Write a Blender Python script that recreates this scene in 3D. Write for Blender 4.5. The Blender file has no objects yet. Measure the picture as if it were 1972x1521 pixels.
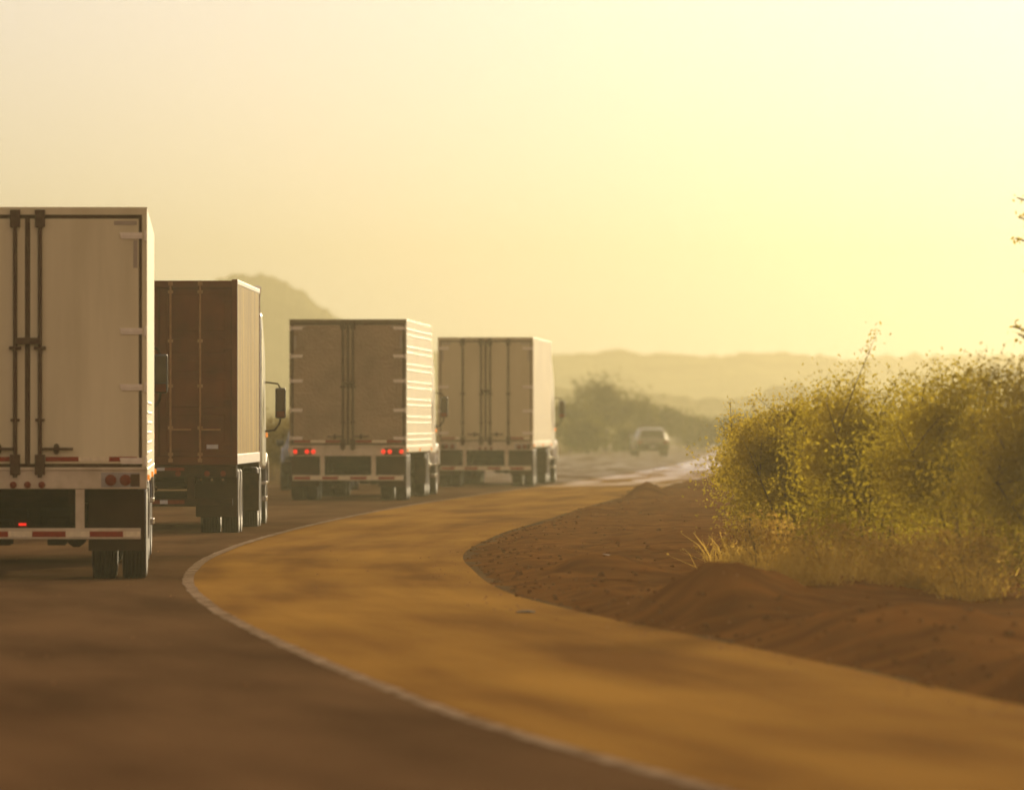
import bpy, math, random
import numpy as np
from mathutils import Vector, Matrix

R = math.radians
random.seed(7)
rng = np.random.default_rng(7)
scene = bpy.context.scene
COL = scene.collection

# ------------------------------------------------------------------ camera numbers (metres)
F_PX, W_PX = 20500.0, 1972.0
CAM_Z = 1.7
HOR = 817.0
SUN_AZ, SUN_EL = 11.5, 8.5          # degrees: azimuth to the right of +Y, elevation


def at(px, d, py=None):
    s = F_PX / d
    x = (px - 986.0) / s
    if py is None:
        return x
    return x, CAM_Z + (HOR - py) / s


# ------------------------------------------------------------------ mesh helper
class MB:
    def __init__(self):
        self.v, self.f, self.m = [], [], []

    def add(self, verts, faces, mat=0):
        o = len(self.v)
        self.v += [tuple(p) for p in verts]
        self.f += [tuple(i + o for i in f) for f in faces]
        self.m += [mat] * len(faces)

    def box(self, x0, x1, y0, y1, z0, z1, mat=0):
        v = [(x0, y0, z0), (x1, y0, z0), (x1, y1, z0), (x0, y1, z0), (x0, y0, z1), (x1, y0, z1), (x1, y1, z1), (x0, y1, z1)]
        self.add(v, [(0, 3, 2, 1), (4, 5, 6, 7), (0, 1, 5, 4), (1, 2, 6, 5), (2, 3, 7, 6), (3, 0, 4, 7)], mat)

    def prism(self, poly, axis, a, b, mat=0):
        """poly: 2D outline, extruded from a to b along axis ('x': (y,z); 'y': (x,z); 'z': (x,y))"""
        def p3(p, t):
            return {'x': (t, p[0], p[1]), 'y': (p[0], t, p[1]), 'z': (p[0], p[1], t)}[axis]
        n = len(poly)
        v = [p3(p, a) for p in poly] + [p3(p, b) for p in poly]
        f = [tuple(range(n))[::-1], tuple(range(n, 2 * n))]
        f += [(i, (i + 1) % n, n + (i + 1) % n, n + i) for i in range(n)]
        self.add(v, f, mat)

    def tube(self, pts, r, n=8, mat=0):
        pts = [Vector(p) for p in pts]
        rs = r if isinstance(r, (list, tuple)) else [r] * len(pts)
        rings = []
        for i, p in enumerate(pts):
            t = (pts[min(i + 1, len(pts) - 1)] - pts[max(i - 1, 0)]).normalized()
            u = t.cross(Vector((0, 0, 1)))
            if u.length < .05:
                u = t.cross(Vector((1, 0, 0)))
            u.normalize()
            w = t.cross(u)
            rings.append([p + (u * math.cos(2 * math.pi * k / n) + w * math.sin(2 * math.pi * k / n)) * rs[i] for k in range(n)])
        v = [q for ring in rings for q in ring]
        f = []
        for i in range(len(pts) - 1):
            for k in range(n):
                f.append((i * n + k, i * n + (k + 1) % n, (i + 1) * n + (k + 1) % n, (i + 1) * n + k))
        f.append(tuple(range(n))[::-1])
        f.append(tuple((len(pts) - 1) * n + k for k in range(n)))
        self.add(v, f, mat)

    def lathe(self, prof, axis, c, n=32, mat=0):
        """prof: list of (along, radius) round axis 'x' or 'y' or 'z' through c"""
        v, f = [], []
        for (a, r) in prof:
            for k in range(n):
                t = 2 * math.pi * k / n
                u, w = r * math.cos(t), r * math.sin(t)
                v.append({'x': (c[0] + a, c[1] + u, c[2] + w), 'y': (c[0] + u, c[1] + a, c[2] + w), 'z': (c[0] + u, c[1] + w, c[2] + a)}[axis])
        for i in range(len(prof) - 1):
            for k in range(n):
                f.append((i * n + k, i * n + (k + 1) % n, (i + 1) * n + (k + 1) % n, (i + 1) * n + k))
        f.append(tuple(range(n))[::-1])
        f.append(tuple((len(prof) - 1) * n + k for k in range(n)))
        self.add(v, f, mat)

    def build(self, name, mats, parent=None, bevel=0, smooth=False, uv=None):
        me = bpy.data.meshes.new(name)
        me.from_pydata(self.v, [], self.f)
        if not isinstance(mats, (list, tuple)):
            mats = [mats]
        for m in mats:
            me.materials.append(m)
        me.polygons.foreach_set('material_index', self.m)
        me.update()
        o = bpy.data.objects.new(name, me)
        COL.objects.link(o)
        if parent:
            o.parent = parent
        if smooth:
            me.polygons.foreach_set('use_smooth', [True] * len(me.polygons))
            me.set_sharp_from_angle(angle=R(40))
        if bevel:
            b = o.modifiers.new('bevel', 'BEVEL')
            b.width = bevel
            b.segments = 2
            b.limit_method = 'ANGLE'
            b.angle_limit = R(50)
        return o


def grid_mesh(name, V, nu, nv, mat, uv=None, smooth=True, parent=None):
    """V: array (nu*nv,3), row-major rows of nv"""
    me = bpy.data.meshes.new(name)
    i, j = np.meshgrid(np.arange(nu - 1), np.arange(nv - 1), indexing='ij')
    a = (i * nv + j).ravel()
    F = np.stack([a, a + nv, a + nv + 1, a + 1], 1)
    # face up
    p = V[F[0]]
    if np.cross(p[1] - p[0], p[2] - p[0])[2] < 0:
        F = F[:, ::-1]
    me.vertices.add(len(V))
    me.vertices.foreach_set('co', np.ascontiguousarray(V, dtype=np.float32).ravel())
    me.loops.add(F.size)
    me.loops.foreach_set('vertex_index', np.ascontiguousarray(F, dtype=np.int32).ravel())
    me.polygons.add(len(F))
    me.polygons.foreach_set('loop_start', np.arange(0, F.size, 4, dtype=np.int32))
    me.update(calc_edges=True)
    if uv is not None:
        l = me.uv_layers.new(name='UVMap')
        l.data.foreach_set('uv', np.ascontiguousarray(uv[F.ravel()], dtype=np.float32).ravel())
    me.polygons.foreach_set('use_smooth', [smooth] * len(F))
    me.materials.append(mat)
    o = bpy.data.objects.new(name, me)
    COL.objects.link(o)
    if parent:
        o.parent = parent
    return o


def quads_mesh(name, V, mat, parent=None):
    """V: (n,4,3) array of separate quads"""
    n = len(V)
    me = bpy.data.meshes.new(name)
    me.vertices.add(4 * n)
    me.vertices.foreach_set('co', np.ascontiguousarray(V, dtype=np.float32).ravel())
    me.loops.add(4 * n)
    me.loops.foreach_set('vertex_index', np.arange(4 * n, dtype=np.int32))
    me.polygons.add(n)
    me.polygons.foreach_set('loop_start', np.arange(0, 4 * n, 4, dtype=np.int32))
    me.update(calc_edges=True)
    me.materials.append(mat)
    o = bpy.data.objects.new(name, me)
    COL.objects.link(o)
    if parent:
        o.parent = parent
    return o


def tag(o, label=None, cat=None, group=None, kind=None):
    if label:
        o['label'] = label
    if cat:
        o['category'] = cat
    if group:
        o['group'] = group
    if kind:
        o['kind'] = kind
    return o


def thing(name, label, cat, loc=(0, 0, 0), heading=0.0, group=None):
    """heading in degrees to the right of +Y"""
    o = bpy.data.objects.new(name, None)
    o.empty_display_size = .3
    COL.objects.link(o)
    o.location = loc
    o.rotation_euler = (0, 0, -R(heading))
    return tag(o, label, cat, group)


# ------------------------------------------------------------------ materials
def mat(name, c1, c2=None, rough=.6, metal=0.0, scale=4.0, bump=0.0, bscale=None, detail=6.0, spec=.5, stretch=(1, 1, 1), rough2=None, lo=.35, hi=.65, uv=False):
    m = bpy.data.materials.new(name)
    m.use_nodes = True
    nt = m.node_tree
    b = nt.nodes['Principled BSDF']
    tc = nt.nodes.new('ShaderNodeTexCoord')
    mp = nt.nodes.new('ShaderNodeMapping')
    mp.inputs['Scale'].default_value = stretch
    nt.links.new(tc.outputs['UV' if uv else 'Object'], mp.inputs['Vector'])
    n = nt.nodes.new('ShaderNodeTexNoise')
    n.inputs['Scale'].default_value = scale
    n.inputs['Detail'].default_value = detail
    nt.links.new(mp.outputs[0], n.inputs['Vector'])
    r = nt.nodes.new('ShaderNodeValToRGB')
    r.color_ramp.elements[0].position = lo
    r.color_ramp.elements[1].position = hi
    c2 = c2 or tuple(x * .8 for x in c1)
    r.color_ramp.elements[0].color = (*c2, 1)
    r.color_ramp.elements[1].color = (*c1, 1)
    nt.links.new(n.outputs['Fac'], r.inputs[0])
    nt.links.new(r.outputs[0], b.inputs['Base Color'])
    b.inputs['Roughness'].default_value = rough
    b.inputs['Metallic'].default_value = metal
    b.inputs['Specular IOR Level'].default_value = spec
    if rough2 is not None:
        mr = nt.nodes.new('ShaderNodeMapRange')
        mr.inputs['From Min'].default_value = lo
        mr.inputs['From Max'].default_value = hi
        mr.inputs['To Min'].default_value = rough2
        mr.inputs['To Max'].default_value = rough
        nt.links.new(n.outputs['Fac'], mr.inputs['Value'])
        nt.links.new(mr.outputs[0], b.inputs['Roughness'])
    if bump:
        n2 = nt.nodes.new('ShaderNodeTexNoise')
        n2.inputs['Scale'].default_value = bscale or scale * 6
        n2.inputs['Detail'].default_value = 4
        nt.links.new(tc.outputs['Object'], n2.inputs['Vector'])
        bp = nt.nodes.new('ShaderNodeBump')
        bp.inputs['Strength'].default_value = bump
        bp.inputs['Distance'].default_value = .02
        nt.links.new(n2.outputs['Fac'], bp.inputs['Height'])
        nt.links.new(bp.outputs[0], b.inputs['Normal'])
    return m


def lamp_mat(name, col, strength):
    m = mat(name, col, rough=.3, scale=20)
    b = m.node_tree.nodes['Principled BSDF']
    b.inputs['Emission Color'].default_value = (*col, 1)
    b.inputs['Emission Strength'].default_value = strength
    return m


def leaf_mat(name, c1, c2, transl=.5, scale=1.2):
    m = bpy.data.materials.new(name)
    m.use_nodes = True
    nt = m.node_tree
    nt.nodes.remove(nt.nodes['Principled BSDF'])
    out = nt.nodes['Material Output']
    geo = nt.nodes.new('ShaderNodeTexCoord')
    n = nt.nodes.new('ShaderNodeTexNoise')
    n.inputs['Scale'].default_value = scale
    n.inputs['Detail'].default_value = 8
    nt.links.new(geo.outputs['Object'], n.inputs['Vector'])
    r = nt.nodes.new('ShaderNodeValToRGB')
    r.color_ramp.elements[0].position = .3
    r.color_ramp.elements[1].position = .7
    r.color_ramp.elements[0].color = (*c1, 1)
    r.color_ramp.elements[1].color = (*c2, 1)
    nt.links.new(n.outputs['Fac'], r.inputs[0])
    d = nt.nodes.new('ShaderNodeBsdfDiffuse')
    t = nt.nodes.new('ShaderNodeBsdfTranslucent')
    mx = nt.nodes.new('ShaderNodeMixShader')
    mx.inputs[0].default_value = transl
    nt.links.new(r.outputs[0], d.inputs['Color'])
    nt.links.new(r.outputs[0], t.inputs['Color'])
    nt.links.new(d.outputs[0], mx.inputs[1])
    nt.links.new(t.outputs[0], mx.inputs[2])
    nt.links.new(mx.outputs[0], out.inputs['Surface'])
    return m


M = {}
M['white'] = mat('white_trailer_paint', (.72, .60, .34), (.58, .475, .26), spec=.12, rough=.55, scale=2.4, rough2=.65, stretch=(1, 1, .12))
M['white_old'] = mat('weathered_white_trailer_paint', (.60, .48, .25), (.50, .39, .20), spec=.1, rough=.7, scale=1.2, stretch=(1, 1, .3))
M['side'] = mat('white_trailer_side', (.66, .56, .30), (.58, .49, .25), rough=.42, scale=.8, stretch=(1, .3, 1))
M['grey'] = mat('galvanised_sill', (.62, .49, .30), (.48, .37, .22), rough=.6, scale=5, spec=.2)
M['frame_brown'] = mat('grimy_rear_frame', (.20, .125, .06), (.13, .08, .035), rough=.7, scale=5, spec=.1)
M['recess'] = mat('grey_lamp_recess', (.36, .30, .23), (.28, .23, .18), rough=.6, scale=5, spec=.2)
M['dark'] = mat('dark_seal', (.10, .045, .02), (.07, .03, .013), rough=.8, scale=8, spec=.1)
M['rod'] = mat('dirty_lock_rod', (.10, .045, .022), (.07, .032, .015), rough=.7, scale=9, spec=.1)
M['black'] = mat('dark_chassis', (.050, .019, .007), (.024, .009, .004), rough=.9, scale=5, spec=.1)
M['tyre'] = mat('tyre_rubber', (.042, .019, .009), (.022, .011, .006), rough=.5, scale=12, spec=.4)
M['rim'] = mat('wheel_rim', (.26, .21, .15), (.18, .14, .10), rough=.4, metal=.7, scale=8)
M['flap'] = mat('mud_flap_rubber', (.055, .022, .009), (.035, .014, .006), rough=.9, scale=3, spec=.1)
M['red_tape'] = mat('red_reflector', (.30, .030, .010), (.22, .022, .008), rough=.6, scale=20, spec=.1)
M['white_tape'] = mat('white_reflector', (.80, .66, .40), (.66, .53, .31), rough=.6, scale=20, spec=.1)
M['tan_tape'] = mat('aged_conspicuity_strip', (.36, .27, .17), (.32, .24, .15), rough=.6, scale=20)
M['lens'] = mat('dark_red_lens', (.20, .036, .012), (.15, .026, .010), rough=.4, scale=20, spec=.1)
M['lit'] = lamp_mat('lit_red_lamp', (1, .018, .008), .8)
M['lit_dim'] = lamp_mat('dim_red_lamp', (1, .02, .01), .9)
M['amber'] = lamp_mat('amber_marker_lamp', (1, .28, .02), .6)
M['hinge'] = mat('zinc_hinge', (.80, .68, .48), (.7, .58, .40), rough=.5, scale=14, spec=.2)
M['cont'] = mat('brown_container_paint', (.135, .028, .006), (.09, .019, .005), rough=.7, scale=2.2, rough2=.7, spec=.12)
M['cont_rod'] = mat('pale_container_rod', (.36, .18, .075), (.28, .14, .055), rough=.6, spec=.1, scale=10)
M['cont_side'] = mat('sunlit_container_paint', (.95, .70, .13), (.44, .28, .05), rough=.33, scale=3, stretch=(1, 8, .10))  # sunlight painted in: gold side colour on a brown container
M['plate'] = mat('pale_plate', (.5, .46, .4), (.42, .38, .33), rough=.5, scale=10)
M['cab_dark'] = mat('dark_cab_paint', (.05, .035, .03), (.04, .028, .022), rough=.3, scale=2)
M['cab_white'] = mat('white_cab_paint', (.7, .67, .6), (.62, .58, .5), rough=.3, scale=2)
M['chrome'] = mat('chrome', (.8, .78, .74), (.7, .68, .62), rough=.15, metal=1, scale=5)
M['glass'] = mat('dark_glass', (.03, .02, .012), (.02, .014, .008), rough=.15, scale=2, spec=.25)
M['mirror'] = mat('mirror_glass', (.09, .055, .025), (.06, .035, .015), rough=.2, scale=3)
M['silver'] = mat('silver_car_paint', (.30, .26, .19), (.25, .22, .16), rough=.35, metal=.2, scale=3)
M['carblack'] = mat('black_car_paint', (.03, .026, .022), (.022, .02, .016), rough=.25, scale=3)
M['carplastic'] = mat('bumper_plastic', (.03, .018, .010), (.022, .013, .008), rough=.8, scale=6, spec=.1)

# quilted stainless
def quilt():
    m = mat('quilted_steel', (.36, .235, .11), (.26, .17, .08), rough=.5, metal=.6, scale=1.5)
    nt = m.node_tree
    b = nt.nodes['Principled BSDF']
    tc = nt.nodes.new('ShaderNodeTexCoord')
    v = nt.nodes.new('ShaderNodeTexVoronoi')
    v.inputs['Scale'].default_value = 18
    nt.links.new(tc.outputs['Object'], v.inputs['Vector'])
    bp = nt.nodes.new('ShaderNodeBump')
    bp.inputs['Strength'].default_value = .5
    bp.inputs['Distance'].default_value = .02
    nt.links.new(v.outputs['Distance'], bp.inputs['Height'])
    nt.links.new(bp.outputs[0], b.inputs['Normal'])
    return m
M['quilt'] = quilt()

M['leaf_near'] = leaf_mat('roadside_shrub_leaf', (.26, .21, .016), (.55, .43, .032), .7)
M['leaf_olive'] = leaf_mat('olive_shrub_leaf', (.24, .18, .016), (.48, .36, .03), .7)
M['leaf_far'] = leaf_mat('far_tree_leaf', (.06, .055, .010), (.13, .11, .018), .5, .6)
M['leaf_dry'] = leaf_mat('dry_scrub_leaf', (.12, .085, .02), (.2, .14, .035), .5)
M['grass'] = leaf_mat('dry_grass_blade', (.40, .25, .045), (.62, .42, .08), .65, 2.0)
M['bark'] = mat('shrub_bark', (.09, .06, .035), (.06, .04, .025), rough=.9, scale=10, bump=.4)
M['hill'] = mat('scrubby_hill', (.28, .25, .11), (.18, .16, .07), rough=1, scale=.05, spec=0)
M['dirt'] = mat('dirt_verge', (.21, .092, .022), (.12, .052, .014), rough=1, scale=.9, bump=.6, bscale=9, spec=0)
M['ground'] = mat('dry_ground', (.16, .10, .045), (.10, .062, .028), rough=1, scale=.08, spec=0)


def road_mat(name, c1, c2, r1, r2, streak, spec=.5, bump=.35, far=0, frough=.3):
    """asphalt: UV = (offset across, metres along): long streaks along the road plus grain; patchy roughness, and far off a mirage imitated by gloss"""
    m = bpy.data.materials.new(name)
    m.use_nodes = True
    nt = m.node_tree
    L = nt.links
    b = nt.nodes['Principled BSDF']
    tc = nt.nodes.new('ShaderNodeTexCoord')

    def noise(stretch, scale, detail=6):
        mp = nt.nodes.new('ShaderNodeMapping')
        mp.inputs['Scale'].default_value = stretch
        L.new(tc.outputs['UV'], mp.inputs['Vector'])
        n = nt.nodes.new('ShaderNodeTexNoise')
        n.inputs['Scale'].default_value = scale
        n.inputs['Detail'].default_value = detail
        L.new(mp.outputs[0], n.inputs['Vector'])
        return n.outputs['Fac']
    a = noise((1.3, streak, 1), .9, 9)
    g = noise((.8, .12, 1), .7, 5)
    fine = noise((9, 5, 1), 6.0, 4)
    mixn = nt.nodes.new('ShaderNodeMath')
    mixn.operation = 'ADD'
    L.new(a, mixn.inputs[0])
    L.new(g, mixn.inputs[1])
    r = nt.nodes.new('ShaderNodeValToRGB')
    r.color_ramp.elements[0].position = .75
    r.color_ramp.elements[1].position = 1.25
    half = nt.nodes.new('ShaderNodeMath')
    half.operation = 'MULTIPLY'
    half.inputs[1].default_value = .5
    L.new(mixn.outputs[0], half.inputs[0])
    r.color_ramp.elements[0].position = .38
    r.color_ramp.elements[1].position = .62
    r.color_ramp.elements[0].color = (*c1, 1)
    r.color_ramp.elements[1].color = (*c2, 1)
    L.new(half.outputs[0], r.inputs[0])
    fr = nt.nodes.new('ShaderNodeMapRange')
    fr.inputs['From Min'].default_value = .3
    fr.inputs['From Max'].default_value = .7
    fr.inputs['To Min'].default_value = .6
    fr.inputs['To Max'].default_value = 1.3
    L.new(fine, fr.inputs['Value'])
    gm = nt.nodes.new('ShaderNodeVectorMath')
    gm.operation = 'SCALE'
    L.new(r.outputs[0], gm.inputs[0])
    L.new(fr.outputs[0], gm.inputs['Scale'])
    L.new(gm.outputs[0], b.inputs['Base Color'])
    mr = nt.nodes.new('ShaderNodeMapRange')
    mr.inputs['From Min'].default_value = .4
    mr.inputs['From Max'].default_value = .6
    mr.inputs['To Min'].default_value = r1
    mr.inputs['To Max'].default_value = r2
    L.new(half.outputs[0], mr.inputs['Value'])
    L.new(mr.outputs[0], b.inputs['Roughness'])
    b.inputs['Specular IOR Level'].default_value = spec
    if far:                                                  # heat mirage imitated by gloss on the far stretch, mirroring the sky
        sx = nt.nodes.new('ShaderNodeSeparateXYZ')
        L.new(tc.outputs['UV'], sx.inputs[0])
        pm = nt.nodes.new('ShaderNodeMapRange')
        pm.inputs['From Min'].default_value = 290
        pm.inputs['From Max'].default_value = 420
        pm.inputs['To Max'].default_value = far
        L.new(sx.outputs['Y'], pm.inputs['Value'])
        pn = nt.nodes.new('ShaderNodeMapRange')                  # only in patches
        pn.inputs['From Min'].default_value = .47
        pn.inputs['From Max'].default_value = .56
        L.new(half.outputs[0], pn.inputs['Value'])
        pq = nt.nodes.new('ShaderNodeMath')
        pq.operation = 'MULTIPLY'
        L.new(pm.outputs[0], pq.inputs[0])
        L.new(pn.outputs[0], pq.inputs[1])
        L.new(pq.outputs[0], b.inputs['Specular IOR Level'])
        pr = nt.nodes.new('ShaderNodeMapRange')
        pr.inputs['From Min'].default_value = 290
        pr.inputs['From Max'].default_value = 420
        pr.inputs['To Max'].default_value = frough
        L.new(sx.outputs['Y'], pr.inputs['Value'])
        L.new(mr.outputs[0], pr.inputs['To Min'])
        L.new(pr.outputs[0], b.inputs['Roughness'])
    n2 = nt.nodes.new('ShaderNodeTexNoise')
    n2.inputs['Scale'].default_value = 3.0
    n2.inputs['Detail'].default_value = 9
    mp2 = nt.nodes.new('ShaderNodeMapping')
    mp2.inputs['Scale'].default_value = (2.5, .8, 1)
    L.new(tc.outputs['UV'], mp2.inputs['Vector'])
    L.new(mp2.outputs[0], n2.inputs['Vector'])
    bp = nt.nodes.new('ShaderNodeBump')
    bp.inputs['Strength'].default_value = bump
    bp.inputs['Distance'].default_value = .02
    L.new(n2.outputs['Fac'], bp.inputs['Height'])
    L.new(bp.outputs[0], b.inputs['Normal'])
    return m


M['asphalt'] = road_mat('worn_asphalt', (.100, .056, .027), (.18, .104, .049), .8, .62, .12, spec=0, far=.02, frough=.55)
M['shoulder'] = road_mat('dusty_sun_streaked_shoulder', (.215, .108, .031), (.43, .240, .054), .75, .5, .05, spec=0, far=.6, frough=.22)  # golden sheen and streaks of sun painted into the dusty colour
M['paint'] = mat('white_road_paint', (.40, .30, .20), (.16, .10, .055), rough=.9, spec=0, scale=3.4, lo=.40, hi=.60)
M['yellow'] = mat('yellow_road_paint', (.5, .3, .05), (.35, .2, .04), rough=.7, scale=2.2)

# ------------------------------------------------------------------ road plan (X of the right edge line by distance Y)
LINE = np.array([(-60, 16.5), (-20, 9.6), (0, 6.6), (20, 4.15), (35, 2.5), (49.5, .90), (61, -.24), (70.7, -.99), (86, -2.04), (100, -2.86), (115, -3.50), (130, -3.80), (146, -3.83), (168, -3.57), (201, -2.81), (225, -2.04), (249, -1.06), (277, .15), (314, 1.75), (400, 5.2), (500, 8.4), (569, 10.2), (700, 13), (900, 16), (1500, 21)])
EDGE = np.array([(-60, 19.8), (-20, 13), (0, 9.9), (20, 7.4), (40, 5.1), (63, 3.02), (74.5, 2.15), (85.4, 1.31), (94, .62), (106, -.13), (128, -.68), (138, -.78), (160, -.44), (190.5, .5), (236, 2.0), (272, 3.4), (314, 5.1), (400, 8.5), (569, 13.4), (700, 16.3), (900, 19.5), (1500, 24.5)])


def spline(tab):
    x, y = tab[:, 0], tab[:, 1]
    # natural-ish cubic: Catmull-Rom slopes
    m = np.gradient(y, x)
    m[1:-1] = .25 * m[:-2] + .5 * m[1:-1] + .25 * m[2:]

    def f(t):
        t = np.asarray(t, dtype=float)
        i = np.clip(np.searchsorted(x, t) - 1, 0, len(x) - 2)
        h = x[i + 1] - x[i]
        u = np.clip((t - x[i]) / h, 0, 1)
        return ((2 * u**3 - 3 * u**2 + 1) * y[i] + (u**3 - 2 * u**2 + u) * h * m[i] + (-2 * u**3 + 3 * u**2) * y[i + 1] + (u**3 - u**2) * h * m[i + 1])
    return f


line, edge = spline(LINE), spline(EDGE)
DS = np.concatenate([np.arange(-60, 60, 1.5), np.arange(60, 330, 1.0), np.arange(330, 700, 4.0), np.arange(700, 1501, 25.0)])


def vnoise(x, y, seed=0):
    """smooth value noise, vectorised"""
    def h(i, j):
        v = np.sin(i * 127.1 + j * 311.7 + seed * 74.7) * 43758.5453
        return v - np.floor(v)
    i, j = np.floor(x), np.floor(y)
    u, v = x - i, y - j
    u, v = u * u * (3 - 2 * u), v * v * (3 - 2 * v)
    return (h(i, j) * (1 - u) + h(i + 1, j) * u) * (1 - v) + (h(i, j + 1) * (1 - u) + h(i + 1, j + 1) * u) * v


def fbm(x, y, seed=0, o=4):
    s, a = 0, .5
    for k in range(o):
        s = s + a * vnoise(x * 2**k, y * 2**k, seed + k)
        a *= .5
    return s


def strip(name, fa, fb, z, m, nv=2, kind='structure', ds=DS, rag=0.0):
    a, b = fa(ds), fb(ds)
    V, U = [], []
    for j in range(nv):
        t = j / (nv - 1)
        x = a + (b - a) * t
        if rag and j in (0, nv - 1):
            x = x + rag * (fbm(ds * 1.7, ds * 0 + j * 9.3, 3) - .47)
        V.append(np.stack([x, ds, np.full_like(ds, z)], 1))
        U.append(np.stack([a * 0 + t * np.mean(b - a), ds], 1))
    V = np.stack(V, 1).reshape(-1, 3)
    U = np.stack(U, 1).reshape(-1, 2)
    o = grid_mesh(name, V, len(ds), nv, m, U)
    return tag(o, kind=kind)


GX0, GX1, GY0, GY1 = -900, 900, -150, 2900
gx = np.array([GX0, -300, -100, -30, 0, 30, 100, 300, GX1], float)
gy = np.array([GY0, 0, 100, 200, 400, 800, 1600, GY1], float)
V = np.array([(x, y, 0.0) for y in gy for x in gx])
tag(grid_mesh('ground', V, len(gy), len(gx), M['ground']), kind='structure')
strip('shoulder', lambda d: line(d) + .02, lambda d: edge(d) + .15, .008, M['shoulder'], 5)
strip('road', lambda d: line(d) - 7.9, lambda d: line(d) + .02, .012, M['asphalt'], 5)
strip('edge_line', lambda d: line(d) - .062, lambda d: line(d) + .062, .016, M['paint'], 2, rag=.045)

# verge: dirt sheet with a lumpy graded windrow
MOUNDS = [(at(1238, 242), 242, .46, .50, 3.0), (at(1160, 117), 117, .26, .50, 3.0), (at(1385, 92), 92, .46, .80, 4.0), (at(1770, 80), 80, .30, 1.0, 4.5),
          (at(1330, 150), 150, .16, .8, 5), (at(1110, 205), 205, .12, .6, 6), (at(2080, 66), 66, .25, .9, 4), (at(1570, 100), 100, .24, .9, 5)]
for d in range(270, 480, 22):
    MOUNDS.append((float(edge(d)) + 1.3, d, .18 + .12 * random.random(), .7, 5))
vd = np.concatenate([np.arange(30, 60, 1.0), np.arange(60, 170, .35), np.arange(170, 300, .8), np.arange(300, 620, 4.0)])
vo = np.concatenate([np.arange(-.35, 3.0, .09), np.arange(3.0, 8, .35), np.arange(8, 41, 3.0)])
D, O = np.meshgrid(vd, vo, indexing='ij')
X = edge(D) + O
ss = np.clip(O / .9, 0, 1)
ss = ss * ss * (3 - 2 * ss)
Z = -.03 + .10 * ss + .045 * (fbm(X * 1.6, D * .8, 1) - .3) + .11 * (fbm(X * 4.5, D * 1.1, 5, 5) - .45) * (ss * .7 + .3)
Z += .06 * (fbm(X * .5, D * .15, 9) - .45) * ss
for (mx, my, mh, rx, ry) in MOUNDS:
    Z += .85 * ss * mh * np.exp(-((X - mx) / rx)**2 - ((D - my) / ry)**2) * (.75 + .5 * fbm(X * 3, D * 1.2, 21))
fade = np.clip((O - 30) / 10, 0, 1) + np.clip((D - 560) / 55, 0, 1)
Z = Z * (1 - np.clip(fade, 0, 1)) - .03 * np.clip(fade, 0, 1)
V = np.stack([X, D, Z], -1).reshape(-1, 3)
tag(grid_mesh('dirt_verge', V, len(vd), len(vo), M['dirt']), kind='structure')


def verge_z(x, d):
    o = x - float(edge(d))
    i = int(np.clip(np.searchsorted(vd, d), 0, len(vd) - 1))
    j = int(np.clip(np.searchsorted(vo, o), 0, len(vo) - 1))
    return float(Z[i, j])


# loose gravel along the shoulder's edge
g = MB()
for k in range(450):
    d = 62 + 240 * random.random()**1.6
    off = random.gauss(-.02, .22)
    if random.random() < .3:
        off = random.uniform(-.9, 1.6)
    x = float(edge(d)) + off
    z = max(.008, verge_z(x, d)) if off > -.3 else .008
    if k < 60:                                               # chips thrown out over the tarmac
        d = random.uniform(58, 150)
        x = float(line(d)) + random.uniform(-3.5, 2.8)
        z = .013
    r = random.uniform(.005, .016)
    g.add([(x + r, d, z), (x, d + r * 1.3, z), (x - r * 1.2, d, z), (x, d - r, z), (x + r * .2, d, z + r * 1.1)], [(0, 1, 4), (1, 2, 4), (2, 3, 4), (3, 0, 4)])
tag(g.build('gravel', mat('gravel_stone', (.40, .22, .08), (.26, .13, .05), rough=.9, scale=30, spec=.1)), kind='stuff')

# clods and stones on the graded bank, a few dry weeds between them
g = MB()
for k in range(1500):
    d = 60 + 190 * random.random()**1.4
    off = abs(random.gauss(.2, 1.3))
    x = float(edge(d)) + off
    z = verge_z(x, d) - .004
    r = random.uniform(.008, .035) * (1.6 if random.random() < .06 else 1)
    a = random.uniform(0, 6.28)
    ring = [(x + r * random.uniform(.7, 1.2) * math.cos(a + q * 1.2566), d + r * random.uniform(.7, 1.2) * math.sin(a + q * 1.2566)) for q in range(5)]
    g.add([(p[0], p[1], z) for p in ring] + [(x + (p[0] - x) * .6, d + (p[1] - d) * .6, z + r * random.uniform(.5, .9)) for p in ring],
          [(q, (q + 1) % 5, 5 + (q + 1) % 5, 5 + q) for q in range(5)] + [(5, 6, 7, 8, 9)])
tag(g.build('dirt_clods', mat('dry_clod', (.20, .095, .027), (.11, .05, .015), rough=1, scale=12, spec=0)), kind='stuff')

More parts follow.
